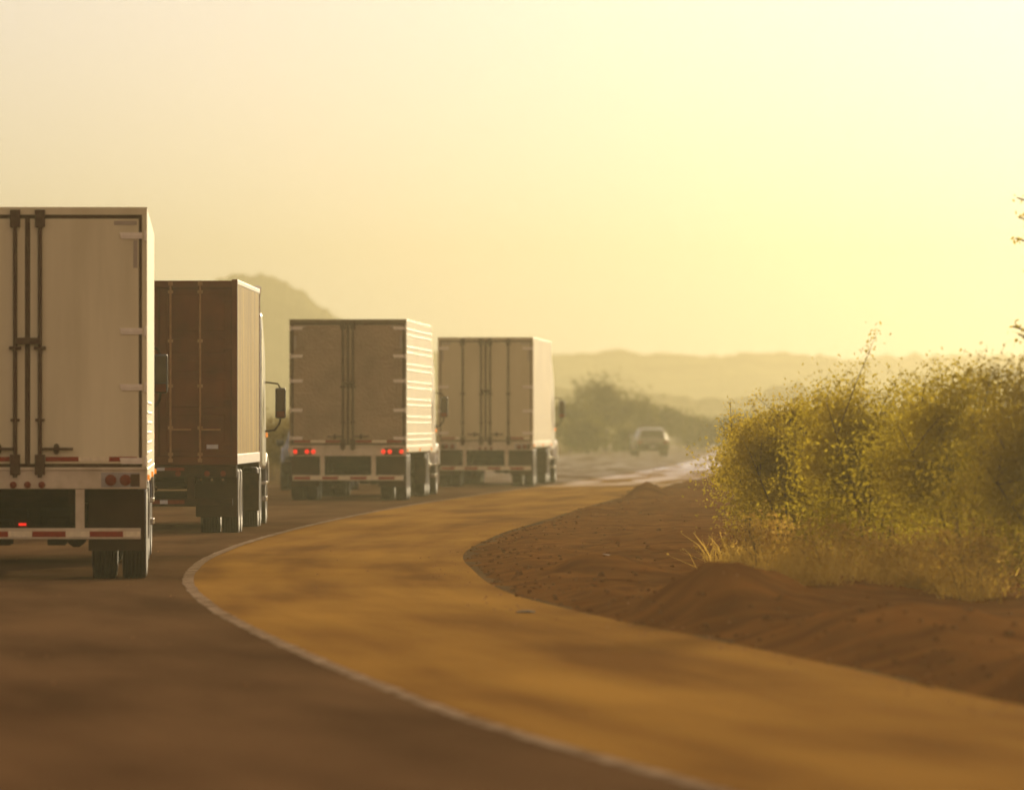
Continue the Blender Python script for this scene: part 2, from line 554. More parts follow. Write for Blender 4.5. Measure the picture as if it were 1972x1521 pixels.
# ------------------------------------------------------------------ hills
def ridge(name, d, pts, depth, seed, amp, m, bumps=0.0, n=260):
    """pts: (px, py) outline seen at distance d -> real ridge with depth"""
    pts = np.array(pts, float)
    xs = np.linspace(pts[0, 0], pts[-1, 0], n)
    x = (xs - 986) / F_PX * d
    h = CAM_Z + (HOR - np.interp(xs, pts[:, 0], pts[:, 1])) / F_PX * d
    w = 9
    hs = np.convolve(np.pad(h, w, mode='edge'), np.ones(2 * w + 1) / (2 * w + 1), 'valid')
    h = hs + amp * (fbm(x * .35, x * 0, seed, 5) - .48) + bumps * (np.maximum(0, vnoise(x * .9, x * 0, seed + 40) - .5) + 1.6 * np.maximum(0, vnoise(x * .33, x * 0, seed + 41) - .6))
    V = []
    T = np.linspace(-1, 1, 25)
    for t in T:
        prof = np.cos(t * math.pi / 2)**1.2
        wob = 1 + (.16 * (fbm(x * .08, np.full_like(x, t * 3), seed + 7) - .47) if abs(t) > .05 else 0)
        V.append(np.stack([x + 0 * t, np.full_like(x, d + t * depth), np.maximum(h, .5) * prof * wob - .3], 1))
    return tag(grid_mesh(name, np.concatenate(V), len(T), n, m), kind='structure')


ridge('hill', 2300, [(150, 800), (250, 720), (330, 620), (400, 556), (440, 537), (470, 530), (500, 533), (540, 541), (580, 562), (620, 592), (650, 612), (700, 640), (760, 668), (840, 700), (900, 740), (1000, 800)], 90, 3, 2.2, M['hill'], 1.5)
ridge('ridge', 2500, [(-600, 700), (-200, 690), (300, 690), (700, 680), (1000, 678), (1080, 677), (1140, 682), (1190, 676), (1260, 678), (1330, 688), (1400, 683), (1450, 676), (1520, 684), (1600, 692), (1700, 690), (1780, 682), (1900, 686), (2100, 680), (2600, 690)], 150, 5, 1.5, M['hill'], 1.2, 420)
ridge('low_hills', 1500, [(-600, 790), (0, 780), (500, 790), (900, 770), (1060, 752), (1150, 742), (1230, 752), (1300, 770), (1400, 765), (1500, 745), (1600, 740), (1800, 755), (2000, 750), (2600, 770)], 120, 8, 1.0, M['hill'], .9, 420)

# ------------------------------------------------------------------ vegetation
def leaves(P, size, seed, aspect=.45, up=0.0):
    r = np.random.default_rng(seed)
    n = len(P)
    a = r.normal(size=(n, 3))
    a[:, 2] += up
    a /= np.linalg.norm(a, axis=1)[:, None]
    b = np.cross(a, r.normal(size=(n, 3)))
    b /= np.linalg.norm(b, axis=1)[:, None]
    s = (size * r.uniform(.6, 1.4, n))[:, None]
    return np.stack([P - a * s * .5, P + b * s * aspect * .5, P + a * s * .5, P - b * s * aspect * .5], 1)


def shrub(name, label, cat, loc, h, rad, nleaf, size, m, seed, group, sprays=14, stems=9, trunk=False, dens=1.0, flat=1.0):
    r = np.random.default_rng(seed)
    root = thing(name, label, cat, loc, 0, group)
    base = MB()
    P = []
    tips = []
    z0 = .0
    for k in range(stems):
        ang = 2 * math.pi * (k + r.uniform(-.4, .4)) / stems
        rr = rad * r.uniform(.35, .95)
        hh = h * r.uniform(.55, .92)
        p0 = Vector((.08 * math.cos(ang), .08 * math.sin(ang), -.08))
        p1 = Vector((rr * .35 * math.cos(ang), rr * .35 * math.sin(ang), hh * (.5 if not trunk else .62)))
        p2 = Vector((rr * math.cos(ang + .3), rr * math.sin(ang + .3), hh))
        w = (.018 if trunk else .0075) * h
        if trunk:
            p0 = Vector((0, 0, h * .25))
        base.tube([p0, p1, p2], [w, w * .7, w * .25], 5)
        tips.append((p1, p2))
        for q in range(3):
            t = r.uniform(.3, .9)
            s = p1.lerp(p2, t)
            e = s + Vector((r.normal() * rad * .3, r.normal() * rad * .3, abs(r.normal()) * h * .16))
            base.tube([s, s.lerp(e, .5) + Vector((0, 0, .03)), e], [w * .4, w * .3, w * .12], 4)
            tips.append((s, e))
    if trunk:
        base.tube([(0, 0, -.1), (.03 * h, 0, h * .15), (0, .02 * h, h * .3)], [.05 * h, .038 * h, .03 * h], 8)
    # clumps: through an uneven ellipsoid
    nc = max(14, int(34 * dens))
    cents = []
    for k in range(nc):
        v = r.normal(size=3)
        v /= np.linalg.norm(v)
        q = r.uniform(.35, .98)**.7
        zc = .55 if not trunk else .64
        zr = .44 if not trunk else .34
        c = np.array([v[0] * rad * q * .88, v[1] * rad * q * .88, h * zc + v[2] * h * zr * q])
        c[2] = max(c[2], .06 * h)
        wob = .8 + .4 * r.random()
        c[:2] *= wob
        cents.append((c, rad * r.uniform(.12, .27)))
    per = int(nleaf * .75 / nc)
    for c, s in cents:
        P.append(c + r.normal(size=(per, 3)) * s * np.array([1, 1, .8]))
    for (a, b) in tips:
        t = r.uniform(.2, 1.05, int(nleaf * .15 / len(tips)))
        a_, b_ = np.array(a), np.array(b)
        P.append(a_ + (b_ - a_) * t[:, None] + r.normal(size=(len(t), 3)) * .05 * rad)
    # sprays that stick out of the outline
    for k in range(sprays):
        ang = r.uniform(0, 2 * math.pi)
        rr = rad * r.uniform(.1, 1.0)
        s = Vector((rr * .8 * math.cos(ang), rr * .8 * math.sin(ang), h * r.uniform(.62, .9)))
        e = s + Vector((r.normal() * rad * .22, r.normal() * rad * .22, h * r.uniform(.05, .17)))
        base.tube([s, s.lerp(e, .5), e], [.0022 * h, .0016 * h, .0008 * h], 4)
        t = r.uniform(.15, 1.05, int(nleaf * .05 / max(sprays, 1)))
        a_, b_ = np.array(s), np.array(e)
        P.append(a_ + (b_ - a_) * t[:, None] + r.normal(size=(len(t), 3)) * .075 * rad)
    P = np.concatenate(P)
    P = P[P[:, 2] > .02]
    P = P * np.array([1, flat, 1])
    base.build('trunk' if trunk else 'branches', M['bark'], root)
    quads_mesh('crown' if trunk else 'foliage', leaves(P, size, seed + 1), m, root)
    return root


SG = 'leafy shrubs along the right verge'
shrubs = [
    # px, d, top_py, rad, leaves, label
    (1525, 118, 772, .88, 9000, 'dusky olive roadside shrub at the left end of the big thicket, thin sprays sticking up'),
    (1690, 109, 745, 1.0, 11000, 'broad yellow-green shrub in the middle of the right thicket, behind the dry grass'),
    (1870, 104, 712, 1.1, 12000, 'tall glowing yellow-green shrub near the right edge of the picture'),
    (2045, 98, 695, 1.2, 11000, 'bright yellow shrub cut off by the right edge of the picture, nearest of the thicket'),
    (1610, 132, 790, .9, 4000, 'shrub partly hidden between the left and middle shrubs of the thicket'),
    (1800, 128, 770, 1.0, 4000, 'shrub rising behind the gap of the two yellow-green shrubs'),
    (1450, 140, 812, .55, 4500, 'low thin shrub at the very tip of the thicket, closest to the distant road'),
    (1970, 122, 785, 1.1, 3500, 'shrub behind the right edge of the thicket, below the hanging twigs'),
    (1480, 205, 800, .9, 3500, 'small shrub far behind the tip of the thicket'),
    (1600, 107, 1005, .55, 900, 'low sun-dried bush at the left foot of the thicket, in the pale grass'),
    (1740, 101, 1030, .6, 900, 'low sun-dried bush at the foot of the middle of the thicket'),
    (1870, 97, 1020, .65, 900, 'low sun-dried bush below the tall glowing shrub near the right edge'),
    (1470, 112, 990, .45, 700, 'small dry bush standing alone left of the thicket foot, over the dark dirt'),
    (1560, 250, 790, 1.3, 3500, 'rear shrub of the thicket, farthest along the verge'),
]
for i, (px, d, py, rad, nl, lab) in enumerate(shrubs):
    x, z = at(px, d, py)
    b = verge_z(x, d)
    shrub('roadside_shrub', lab, 'shrub', (x, d, b), z - b, rad, int(nl * 3.2), .041 if d < 180 else .09, M['grass'] if z < 1.15 else (M['leaf_near'] if i % 3 else M['leaf_olive']), 100 + i, SG, flat=.75, sprays=30 if z < 1.15 else 14)

# taller mesquite beyond the right edge: only its twigs reach into the picture
def twig_tree():
    d = 104.0
    x = at(2120, d)
    root = thing('thorn_tree', 'tall thin tree whose hanging twigs reach in at the right edge of the sky', 'tree', (x, d, verge_z(x, d)))
    r = np.random.default_rng(55)
    tb = MB()
    tb.tube([(0, 0, -.1), (.1, 0, 1.2), (0, .05, 2.4), (.1, 0, 3.6)], [.11, .09, .07, .03], 8)
    P = []
    for k in range(46):
        a = r.uniform(0, 2 * math.pi)
        z = r.uniform(1.6, 3.5)
        L = r.uniform(.35, .8)
        s = Vector((.05, 0, z))
        e = s + Vector((math.cos(a) * L, math.sin(a) * L, r.uniform(.0, .55)))
        tb.tube([s, s.lerp(e, .5) + Vector((0, 0, .06)), e], [.02, .012, .004], 4)
        t = r.uniform(.35, 1.05, 60)
        P.append(np.array(s) + (np.array(e) - np.array(s)) * t[:, None] + r.normal(size=(60, 3)) * .09)
    for (px, py) in ((1958, 392), (1962, 430), (1955, 470), (1950, 640), (1960, 655)):
        zz = CAM_Z + (HOR - py) / F_PX * d
        e = Vector((at(px, d) - x, 0, zz))
        s = Vector((.05, 0, zz - .45))
        tb.tube([s, s.lerp(e, .55) + Vector((0, 0, .08)), e], [.022, .015, .007], 4)
        t = r.uniform(.45, 1.03, 34)
        P.append(np.array(s) + (np.array(e) - np.array(s)) * t[:, None] + r.normal(size=(34, 3)) * np.array([.03, .05, .03]))
    tb.build('trunk', M['bark'], root)
    quads_mesh('crown', leaves(np.concatenate(P), .055, 5), M['leaf_near'], root)
twig_tree()

# dry grass at the thicket's foot
gb = []
r_ = np.random.default_rng(12)
for k in range(900):
    px = r_.uniform(1390, 1900)
    d = r_.uniform(96, 124)
    x = at(px, d)
    if x < float(edge(d)) + 1.9:
        continue
    if fbm(np.array([x * 1.1]), np.array([d * .35]), 77)[0] < .47:
        continue
    b = verge_z(x, d)
    H = r_.uniform(.08, .36) * (1.25 if r_.random() < .2 else 1)
    nb = 24
    base = np.array([x, d, b]) + np.concatenate([r_.normal(size=(nb, 2)) * .10, np.zeros((nb, 1))], 1)
    tip = base + np.concatenate([r_.normal(size=(nb, 2)) * .20 * H / .4, (H * r_.uniform(.3, 1.1, nb))[:, None]], 1)
    wv = np.concatenate([r_.normal(size=(nb, 2)) * .005, np.zeros((nb, 1))], 1)
    mid = (base + tip) * .5 + r_.normal(size=(nb, 3)) * .02 + np.array([0, 0, .03])
    gb.append(np.stack([base - wv, base + wv, mid + wv, mid - wv], 1))
    gb.append(np.stack([mid - wv, mid + wv, tip + wv * .3, tip - wv * .3], 1))
    heads = tip + r_.normal(size=(nb, 3)) * .02
    gb.append(leaves(heads, .035, 900 + k, .5))
tag(quads_mesh('dry_grass', np.concatenate(gb), M['grass']), kind='stuff')

# distant trees where the road bends away
TG = 'trees where the road bends away'
far = [
    (1165, 660, 738, 2.5, 6500, 'tallest rounded olive tree in the distance, to the left of the silver car'),
    (1098, 640, 778, 1.6, 3500, 'olive tree just right of the farthest truck, lower than its rounded neighbour'),
    (1228, 680, 772, 1.5, 3800, 'distant tree with a narrow top right above the roof of the silver car'),
    (1275, 690, 786, 1.5, 3600, 'distant tree just right of the silver car, first of the low row'),
    (1330, 700, 800, 1.7, 3200, 'low distant tree in the middle of the gap between silver car and thicket'),
    (1385, 690, 802, 1.6, 3200, 'low distant tree half hidden by the left tip of the thicket'),
    (1440, 680, 796, 1.8, 2800, 'distant tree seen through the thin twigs of the thicket tip'),
    (1050, 620, 800, 1.7, 2600, 'distant tree half behind the right side of the farthest truck'),
    (1130, 600, 812, 1.3, 2600, 'low dark bush at the foot of the tallest distant tree'),
    (1205, 640, 822, 1.0, 2000, 'lowest small bush directly behind the silver car'),
]
for i, (px, d, py, rad, nl, lab) in enumerate(far):
    x, z = at(px, d, py)
    shrub('distant_tree', lab, 'tree', (x, d, 0), z, rad, nl, .24, M['leaf_far'], 300 + i, TG, sprays=8, stems=6, trunk=(i < 4))

LG = 'scrub on the far side of the road'
left = [
    (520, 322, 806, 1.1, 3000, 'dry brown bush between the container truck and the quilted truck'),
    (575, 345, 812, 1.2, 2500, 'brown bush behind the left edge of the quilted truck'),
    (455, 335, 815, 1.2, 2000, 'brown bush hidden behind the lower container side'),
    (840, 420, 800, 1.4, 2500, 'olive bush in the narrow gap between the two farthest trucks'),
    (545, 400, 800, 1.5, 2500, 'paler rear bush above the dark oncoming car'),
]
for i, (px, d, py, rad, nl, lab) in enumerate(left):
    x, z = at(px, d, py)
    shrub('scrub_bush', lab, 'bush', (x, d, 0), z, rad, nl, .12, M['leaf_dry'], 500 + i, LG, sprays=8, stems=6)

# ------------------------------------------------------------------ wheels
_wheel_cache = {}


def wheel(parent, x, y, r=.51, w=.27, side=1, rimm='rim', dish=.06):
    key = (r, w, side, rimm)
    if key not in _wheel_cache:
        t = MB()
        h = w / 2
        rr = r * .58
        prof = [(-h * .72, rr), (-h * .92, rr + .04), (-h, rr + (r - rr) * .45), (-h * .95, r * .955), (-h * .80, r * .99)]
        gz = []
        for k in range(5):
            c = -h * .62 + k * h * .31
            gz += [(c - .004 * 2, r), (c - .006, r - .012), (c + .006, r - .012), (c + .008, r)]
        prof += gz + [(h * .80, r * .99), (h * .95, r * .955), (h, rr + (r - rr) * .45), (h * .92, rr + .04), (h * .72, rr)]
        t.lathe(prof, 'x', (0, 0, 0), 40)
        rim = MB()
        o = side * h
        pr = [(o * .70, rr * 1.01), (o * .95, rr * .99), (o * .9, rr * .92), (o * (.35 if dish > 0 else .8), rr * .8), (o * .3, rr * .5), (o * .55, rr * .45), (o * .75, rr * .3), (o * .85, rr * .12)]
        rim.lathe(pr, 'x', (0, 0, 0), 32)
        for k in range(8):
            a = 2 * math.pi * k / 8
            rim.lathe([(o * .3, .016), (o * .5, .014)], 'x', (0, rr * .62 * math.cos(a), rr * .62 * math.sin(a)), 6)
        to = t.build('wheel', M['tyre'], smooth=True)
        ro = rim.build('rim', M[rimm], smooth=True)
        _wheel_cache[key] = (to.data, ro.data)
        bpy.data.objects.remove(to)
        bpy.data.objects.remove(ro)
    td, rd = _wheel_cache[key]
    wo = bpy.data.objects.new('wheel', td)
    COL.objects.link(wo)
    wo.parent = parent
    wo.location = (x, y, r)
    ro = bpy.data.objects.new('rim', rd)
    COL.objects.link(ro)
    ro.parent = wo
    return wo


def duals(root, ys, w=1.16, y_off=None):
    for y in ys:
        for s in (-1, 1):
            wheel(root, s * w, y, side=s)
            wheel(root, s * (w - .33), y, side=s)


def place_part(o, xf):
    if xf is not None:
        o.matrix_parent_inverse = Matrix.Identity(4)
        o.matrix_local = xf @ Matrix.Translation(o.location)
    return o


# ------------------------------------------------------------------ tractor (origin: fifth wheel on the ground plane)
def tractor(root, y0, artic, paint, mz=2.12, roof=3.75, mirror_x=1.42, mh=.50):
    xf = Matrix.Translation((0, y0, 0)) @ Matrix.Rotation(-R(artic), 4, 'Z')
    P = M[paint]
    parts = []
    f = MB()
    f.box(-.45, -.36, -1.25, 6.6, .78, 1.02)
    f.box(.36, .45, -1.25, 6.6, .78, 1.02)
    f.box(-.36, .36, -1.2, -1.1, .8, 1.0)
    f.box(-.35, .35, -.3, .3, 1.03, 1.10)
    for y in (-.66, .66, 5.75):
        f.tube([(-1.0, y, .51), (1.0, y, .51)], .075, 10)
    for s in (-1, 1):
        f.box(s * 1.12 - .14, s * 1.12 + .14, -1.32, -1.29, .3, .92)
    parts.append(f.build('tractor_frame', M['black'], root, .008))
    for y in (-.66, .66):
        for s in (-1, 1):
            parts.append(wheel(root, s * 1.10, y, side=s))
            parts.append(wheel(root, s * .77, y, side=s))
    for s in (-1, 1):
        parts.append(wheel(root, s * 1.05, 5.75, side=s))
    c = MB()
    prof = [(1.5, 1.0), (4.9, .95), (4.9, 1.75), (4.75, 2.0), (4.3, 2.95), (3.9, 3.15), (2.7, roof), (1.5, roof)]
    c.prism(prof, 'x', -1.2, 1.2)
    cab = c.build('cab', P, root, .06)
    parts.append(cab)
    hd = MB()
    hd.prism([(4.91, .62), (6.9, .6), (7.0, .9), (6.9, 1.45), (6.4, 1.62), (4.91, 1.78)], 'x', -.85, .85)
    for s in (-1, 1):
        hd.prism([(5.0, .72), (5.1, 1.1), (5.45, 1.25), (6.1, 1.22), (6.7, 1.1), (6.9, .7), (6.4, .7), (6.35, .95), (5.75, 1.11), (5.15, .95), (5.12, .72)], 'x', s * .86, s * 1.2)
    parts.append(hd.build('hood', P, root, .05))
    gl = MB()
    gl.prism([(4.80, 2.02), (4.83, 2.02), (4.42, 2.9), (4.39, 2.9)], 'x', -1.05, 1.05)
    parts.append(gl.build('windshield', M['glass'], root))
    for s in (-1, 1):
        ft = MB()
        ft.lathe([(-.8, .05), (-.78, .28), (.78, .28), (.8, .05)], 'y', (s * .86, 2.7, .72), 20)
        parts.append(ft.build('fuel_tank', M['chrome'], root, smooth=True))
        st = MB()
        st.box(s * 1.08 - .16, s * 1.08 + .16, 3.7, 4.6, .42, .5)
        st.box(s * 1.12 - .12, s * 1.12 + .12, 3.7, 4.6, .70, .76)
        parts.append(st.build('step', M['chrome'], root, .01))
        ex = MB()
        ex.tube([(s * 1.14, 1.42, 1.0), (s * 1.14, 1.42, 3.3), (s * 1.14, 1.42, 3.85), (s * 1.16, 1.3, 4.0)], [.10, .10, .065, .065], 12)
        parts.append(ex.build('exhaust_stack', M['chrome'], root, smooth=True))
        ln = MB()
        ln.box(s * 1.205, s * 1.235, 4.62, 4.74, 1.50, 1.58)
        parts.append(ln.build('marker_light', M['amber'], root, .006))
        mi = MB()
        mi.box(s * mirror_x - .09, s * mirror_x + .09, 4.42, 4.56, mz - mh / 2, mz + mh / 2)
        mo = mi.build('side_mirror', M['cab_dark'], root, .03)
        gm = MB()
        gm.box(s * mirror_x - .068, s * mirror_x + .068, 4.405, 4.418, mz - mh * .22, mz + mh * .44)
        gm.build('mirror_glass', M['mirror'], mo)
        g2 = MB()
        g2.box(s * mirror_x - .068, s * mirror_x + .068, 4.405, 4.418, mz - mh * .46, mz - mh * .26)
        g2.build('mirror_reflector', M['lens'], mo)
        ar = MB()
        ar.tube([(s * 1.18, 4.5, mz - mh / 2 - .22), (s * (mirror_x - .1), 4.5, mz - mh / 2 - .2), (s * (mirror_x - .02), 4.5, mz - mh / 2 - .09), (s * mirror_x, 4.5, mz - mh / 2 + .02)], .018, 8)
        ar.build('mirror_arm', M['black'], mo, smooth=True)
        ar = MB()
        ar.tube([(s * 1.18, 4.5, mz + mh / 2 + .10), (s * (mirror_x - .05), 4.5, mz + mh / 2 + .07), (s * mirror_x, 4.5, mz + mh / 2 - .01)], .014, 8)
        ar.build('mirror_arm', M['black'], mo, smooth=True)
        parts.append(mo)
        hl = MB()
        hl.box(s * 1.0 - .14, s * 1.0 + .14, 6.9, 6.97, .82, 1.0)
        parts.append(hl.build('headlight', M['glass'], root, .02))
    for o in parts:
        place_part(o, xf)


def tape_run(mb, x0, x1, y, z0, z1, seg_r=.45, seg_w=.28, start=0, th=.004):
    x = x0
    k = start
    while x < x1 - .02:
        L = seg_r if k % 2 == 0 else seg_w
        e = min(x + L, x1)
        mb.box(x, e, y - th, y, z0, z1, k % 2)
        x = e
        k += 1


# ------------------------------------------------------------------ box van semi truck
def van_truck(label, loc, heading, artic, doorm, sidem, rods, hinge_z, lit, paint, mz, style, H=4.05, L=16.15, mirror_x=1.42):
    root = thing('semi_truck', label, 'truck', loc, heading, 'semi trucks in the convoy')
    W, zf = 1.3, 1.06
    # body shell: rounded top corners, rails, posts
    b = MB()
    b.box(-W, W, .05, L, zf, H - .005)
    if style == 'ribbed':                                         # horizontal ribs
        z = zf + .26
        k = 0
        while z < H - .2:
            for s in (-1, 1):
                b.box(s * W - .01, s * W + .01, .10, L - .05, z, z + .028)
            z += (.13, .26)[k % 2]
            k += 1
    elif style == 'plain':                                        # scuff band of short ribs
        for s in (-1, 1):
            for z in np.arange(zf + .19, zf + .95, .11):
                b.box(s * W - .021, s * W + .006, .7, L * .55, z, z + .03)
    for s in (-1, 1):                                              # rub rail
        b.box(s * W - .01, s * W + .004, .06, L - .01, zf + .005, zf + .15)
    body = b.build('trailer_body', [M[sidem]], root, .006)
    # rear frame
    f = MB()
    f.box(-W, W, 0, .05, H - .085, H)
    f.box(-W, -W + .055, 0, .05, zf + .16, H - .085)
    f.box(W - .055, W, 0, .05, zf + .16, H - .085)
    f.build('rear_frame', M[doorm] if style != 'ribbed' else M['frame_brown'], root, .004)
    seal = MB()
    seal.box(-W + .055, W - .055, .022, .05, H - .125, H - .086)
    seal.box(-W + .056, -W + .088, .022, .05, zf + .20, H - .126)
    seal.box(W - .088, W - .056, .022, .05, zf + .20, H - .126)
    seal.box(-.027, .027, .003, .05, zf + .20, H - .126)
    seal.box(-W + .055, W - .055, .022, .05, zf + .165, zf + .199)
    seal.build('door_seal', M['dark'], root)
    # sill / bumper plate
    z0, z1 = .985, zf + .16
    sl = MB()
    sl.box(-W, W, -.015, .05, z0, z1)
    sl.box(-W, W, -.03, -.015, z1 - .03, z1)
    sill = sl.build('rear_sill', M['grey'] if style != 'ribbed' else M['grey'], root, .006)
    lm = M['lit'] if lit else M['lens']
    if lit:
        spots = [(-1.17, .046), (-.91, .048), (-.77, .048), (.79, .048), (.93, .048), (1.19, .046)]
    else:
        spots = [(-1.065, .062), (-.905, .062), (.905, .062), (1.065, .062)]
    for (x, r) in spots:
        t = MB()
        zc = (z0 + z1) / 2 - .02
        t.lathe([(0, r), (-.02, r), (-.028, r * .8), (-.03, .01)], 'y', (x, -.018, zc), 18)
        t.build('tail_light', lm, sill, smooth=True)
    zc = (z0 + z1) / 2
    for s in (-1, 1):
        rec = MB()
        rec.box(s * 1.01 - .21, s * 1.01 + .21, -.017, -.0155, zc - .10, zc + .062)
        rec.build('light_recess', M['dark'] if lit else M['recess'], sill)
        if not lit:
            rec = MB()
            rec.box(s * 1.17 - .05, s * 1.17 + .05, -.0195, -.0175, zc - .09, zc + .045)
            rec.build('reverse_lamp', M['dark'], sill)
    if not lit:
        for x in (-.155, 0, .155):
            t = MB()
            t.lathe([(0, .038), (-.014, .038), (-.02, .03), (-.022, .005)], 'y', (x - .01 + .01, -.018, 1.03), 14)
            t.build('identification_light', lm, sill, smooth=True)
    # doors
    for s in (-1, 1):
        d = MB()
        xa, xb = sorted((s * .022, s * (W - .09)))
        d.box(xa + (.006 if s > 0 else 0), xb - (.006 if s < 0 else 0), .006, .048, zf + .20, H - .127)
        if style == 'ribbed':
            for z in (1.9, 2.35, 2.85, 3.35):
                d.box(xa + .02, xb - .02, .001, .006, z, z + .02)
        do = d.build('rear_door', M[doorm], root, .004)
        for hz in hinge_z:
            h = MB()
            a, c = sorted((s * (W - .30), s * (W - .05)))
            h.prism([(a + .02 if s > 0 else a, hz - .034), (c if s > 0 else c - .02, hz - .034), (c, hz + .034), (a, hz + .034)], 'y', -.006, .0055)
            h.tube([(s * (W - .02), -.012, hz - .055), (s * (W - .02), -.012, hz + .055)], .016, 8)
            h.box(min(a, c) + .03, max(a, c) - .02, -.010, -.0062, hz - .006, hz + .006)
            h.build('hinge', M['hinge'], do, .002)
        for rx in rods:
            x = s * rx
            q = MB()
            q.tube([(x, -.02, zf + .05), (x, -.02, H - .03)], .024, 10)
            q.box(x - .055, x + .055, -.045, .0, H - .22, H - .03)
            q.box(x - .055, x + .055, -.045, .0, zf + .08, zf + .30)
            q.box(x - .065, x + .065, -.042, .005, 2.50, 2.535)
            q.box(x - .05, x + .05, -.03, .005, 1.72, 1.75)
            q.build('lock_rod', M['rod'], do, .004)
        rx = rods[0]
        hd = MB()
        x0, x1 = s * (rx + .02), s * (rx + .36)
        hd.box(min(x0, x1), max(x0, x1), -.045, -.022, 1.405, 1.435)
        hd.prism([(s * (rx + .18) + .035 * math.cos(t), 1.42 + .06 * math.sin(t)) for t in np.linspace(0, 2 * math.pi, 13)[:-1]], 'y', -.022, .004)
        hd.build('door_handle', M['rod'], do, .004)
        tp = MB()
        if s > 0:
            tape_run(tp, rods[-1] + .06, W - .11, .003, zf + .225, zf + .275, .36, .33, 0)
        else:
            tape_run(tp, -W + .11, -rods[-1] - .06, .003, zf + .225, zf + .275, .36, .33, 0)
        tp.build('reflective_tape', [M['red_tape'], M['white_tape']], do)
        ct = MB()
        a, c = sorted((s * (W - .36), s * (W - .11)))
        ct.box(a, c, .002, .0055, H - .195, H - .150)
        ct.build('corner_strip', M['tan_tape'], do)
        ct = MB()
        a, c = sorted((s * (W - .15), s * (W - .105)))
        ct.box(a, c, .002, .0055, H - .66, H - .36)
        ct.build('corner_strip', M['tan_tape'], do)
    lt = MB()
    lt.box(-.13, .15, -.06, -.041, 2.555, 2.63)
    lt.build('centre_latch', M['rod'], root, .008)
    # underride guard
    ug = MB()
    ug.box(-1.23, 1.23, -.02, .08, .44, .56)
    for s in (-1, 1):
        ug.box(s * .57 - .05, s * .57 + .05, -.005, .09, .56, z0)
    ugo = ug.build('underride_guard', M['grey'], root, .006)
    tp = MB()
    tape_run(tp, -1.2, 1.225, -.0205, .465, .525, .365, .26, 0)
    tp.build('reflective_tape', [M['red_tape'], M['white_tape']], ugo)
    # chassis
    ch = MB()
    for s in (-1, 1):
        ch.box(s * .5 - .06, s * .5 + .06, .1, 5.2, .82, zf)
        ch.box(s * .5 - .05, s * .5 + .05, 12.6, L - .4, .92, zf)
        ch.box(s * .55 - .09, s * .55 + .09, .6, 2.9, .62, .82)
        ch.tube([(s * .78, 12.0, .22), (s * .78, 12.0, zf)], .07, 8)
        ch.box(s * .78 - .14, s * .78 + .14, 11.86, 12.14, .17, .23)
    for y in (.5, 1.65, 2.9, 4.2, 5.1):
        ch.box(-1.2, 1.2, y, y + .08, .9, zf - .002)
    for y in (1.0, 2.28):
        ch.tube([(-1.15, y, .51), (1.15, y, .51)], .075, 10)
        for s in (-1, 1):
            ch.tube([(s * .52, y - .15, .45), (s * .52, y + .15, .45)], .11, 10)
            ch.lathe([(-.1, .14), (.1, .14)], 'x', (s * .3, y + .2, .50), 12)
    ch.box(-1.0, 1.0, .9, 2.4, .84, .9)
    ch.box(-.62, .62, 3.2, 3.5, .50, zf - .004)                    # dark panels and tanks, added to hide the sunlit road beyond
    ch.box(-1.22, -.62, 3.3, 3.4, .55, zf - .004)
    ch.box(.62, 1.22, 3.3, 3.4, .55, zf - .004)
    for x_ in (-.9, -.25, .3, .85):
        ch.lathe([(-.22, .05), (-.2, .16), (.2, .16), (.22, .05)], 'x', (x_, 3.05, .60), 14)
    ch.build('chassis', M['black'], root, .006)
    for s in (-1, 1):
        m_ = MB()
        a, c = sorted((s * .66, s * 1.27))
        m_.box(a, c, .30, .312, .31, .97)
        m_.build('mud_flap', M['flap'], root)
    duals(root, (1.0, 2.28))
    for s in (-1, 1):
        for y in (.35, 8.0, 15.6):
            t = MB()
            t.box(s * W - .005 if s > 0 else -W - .03, W + .03 if s > 0 else -W + .005, y, y + .09, 1.08, 1.14)
            t.build('marker_light', M['amber'], root, .006)
    if style == 'plain':
        t = MB()
        t.box(-.10, -.02, .30, .34, .585, .61)
        t.build('brake_lamp', M['lit_dim'], root)
        k = MB()
        k.box(-.14, .02, .345, .40, .56, .64)
        k.build('lamp_bracket', M['black'], root)
    tractor(root, L - .95, artic, paint, mz=mz, mirror_x=mirror_x)
    return root


d1 = F_PX / 177.0
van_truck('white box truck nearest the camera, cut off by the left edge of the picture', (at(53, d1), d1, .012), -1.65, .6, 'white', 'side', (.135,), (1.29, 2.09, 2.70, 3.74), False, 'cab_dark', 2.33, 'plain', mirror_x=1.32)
d3 = F_PX / 86.7
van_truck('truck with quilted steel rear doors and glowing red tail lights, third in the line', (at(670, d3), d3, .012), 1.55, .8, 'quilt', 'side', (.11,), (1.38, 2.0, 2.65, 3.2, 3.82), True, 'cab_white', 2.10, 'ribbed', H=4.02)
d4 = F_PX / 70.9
van_truck('white box truck farthest ahead, with four dark rods on its doors', (at(935, d4), d4, .012), 1.95, 1.0, 'white_old', 'side', (.12, .62), (1.45, 2.05, 2.7, 3.75), False, 'cab_white', 2.12, 'van')

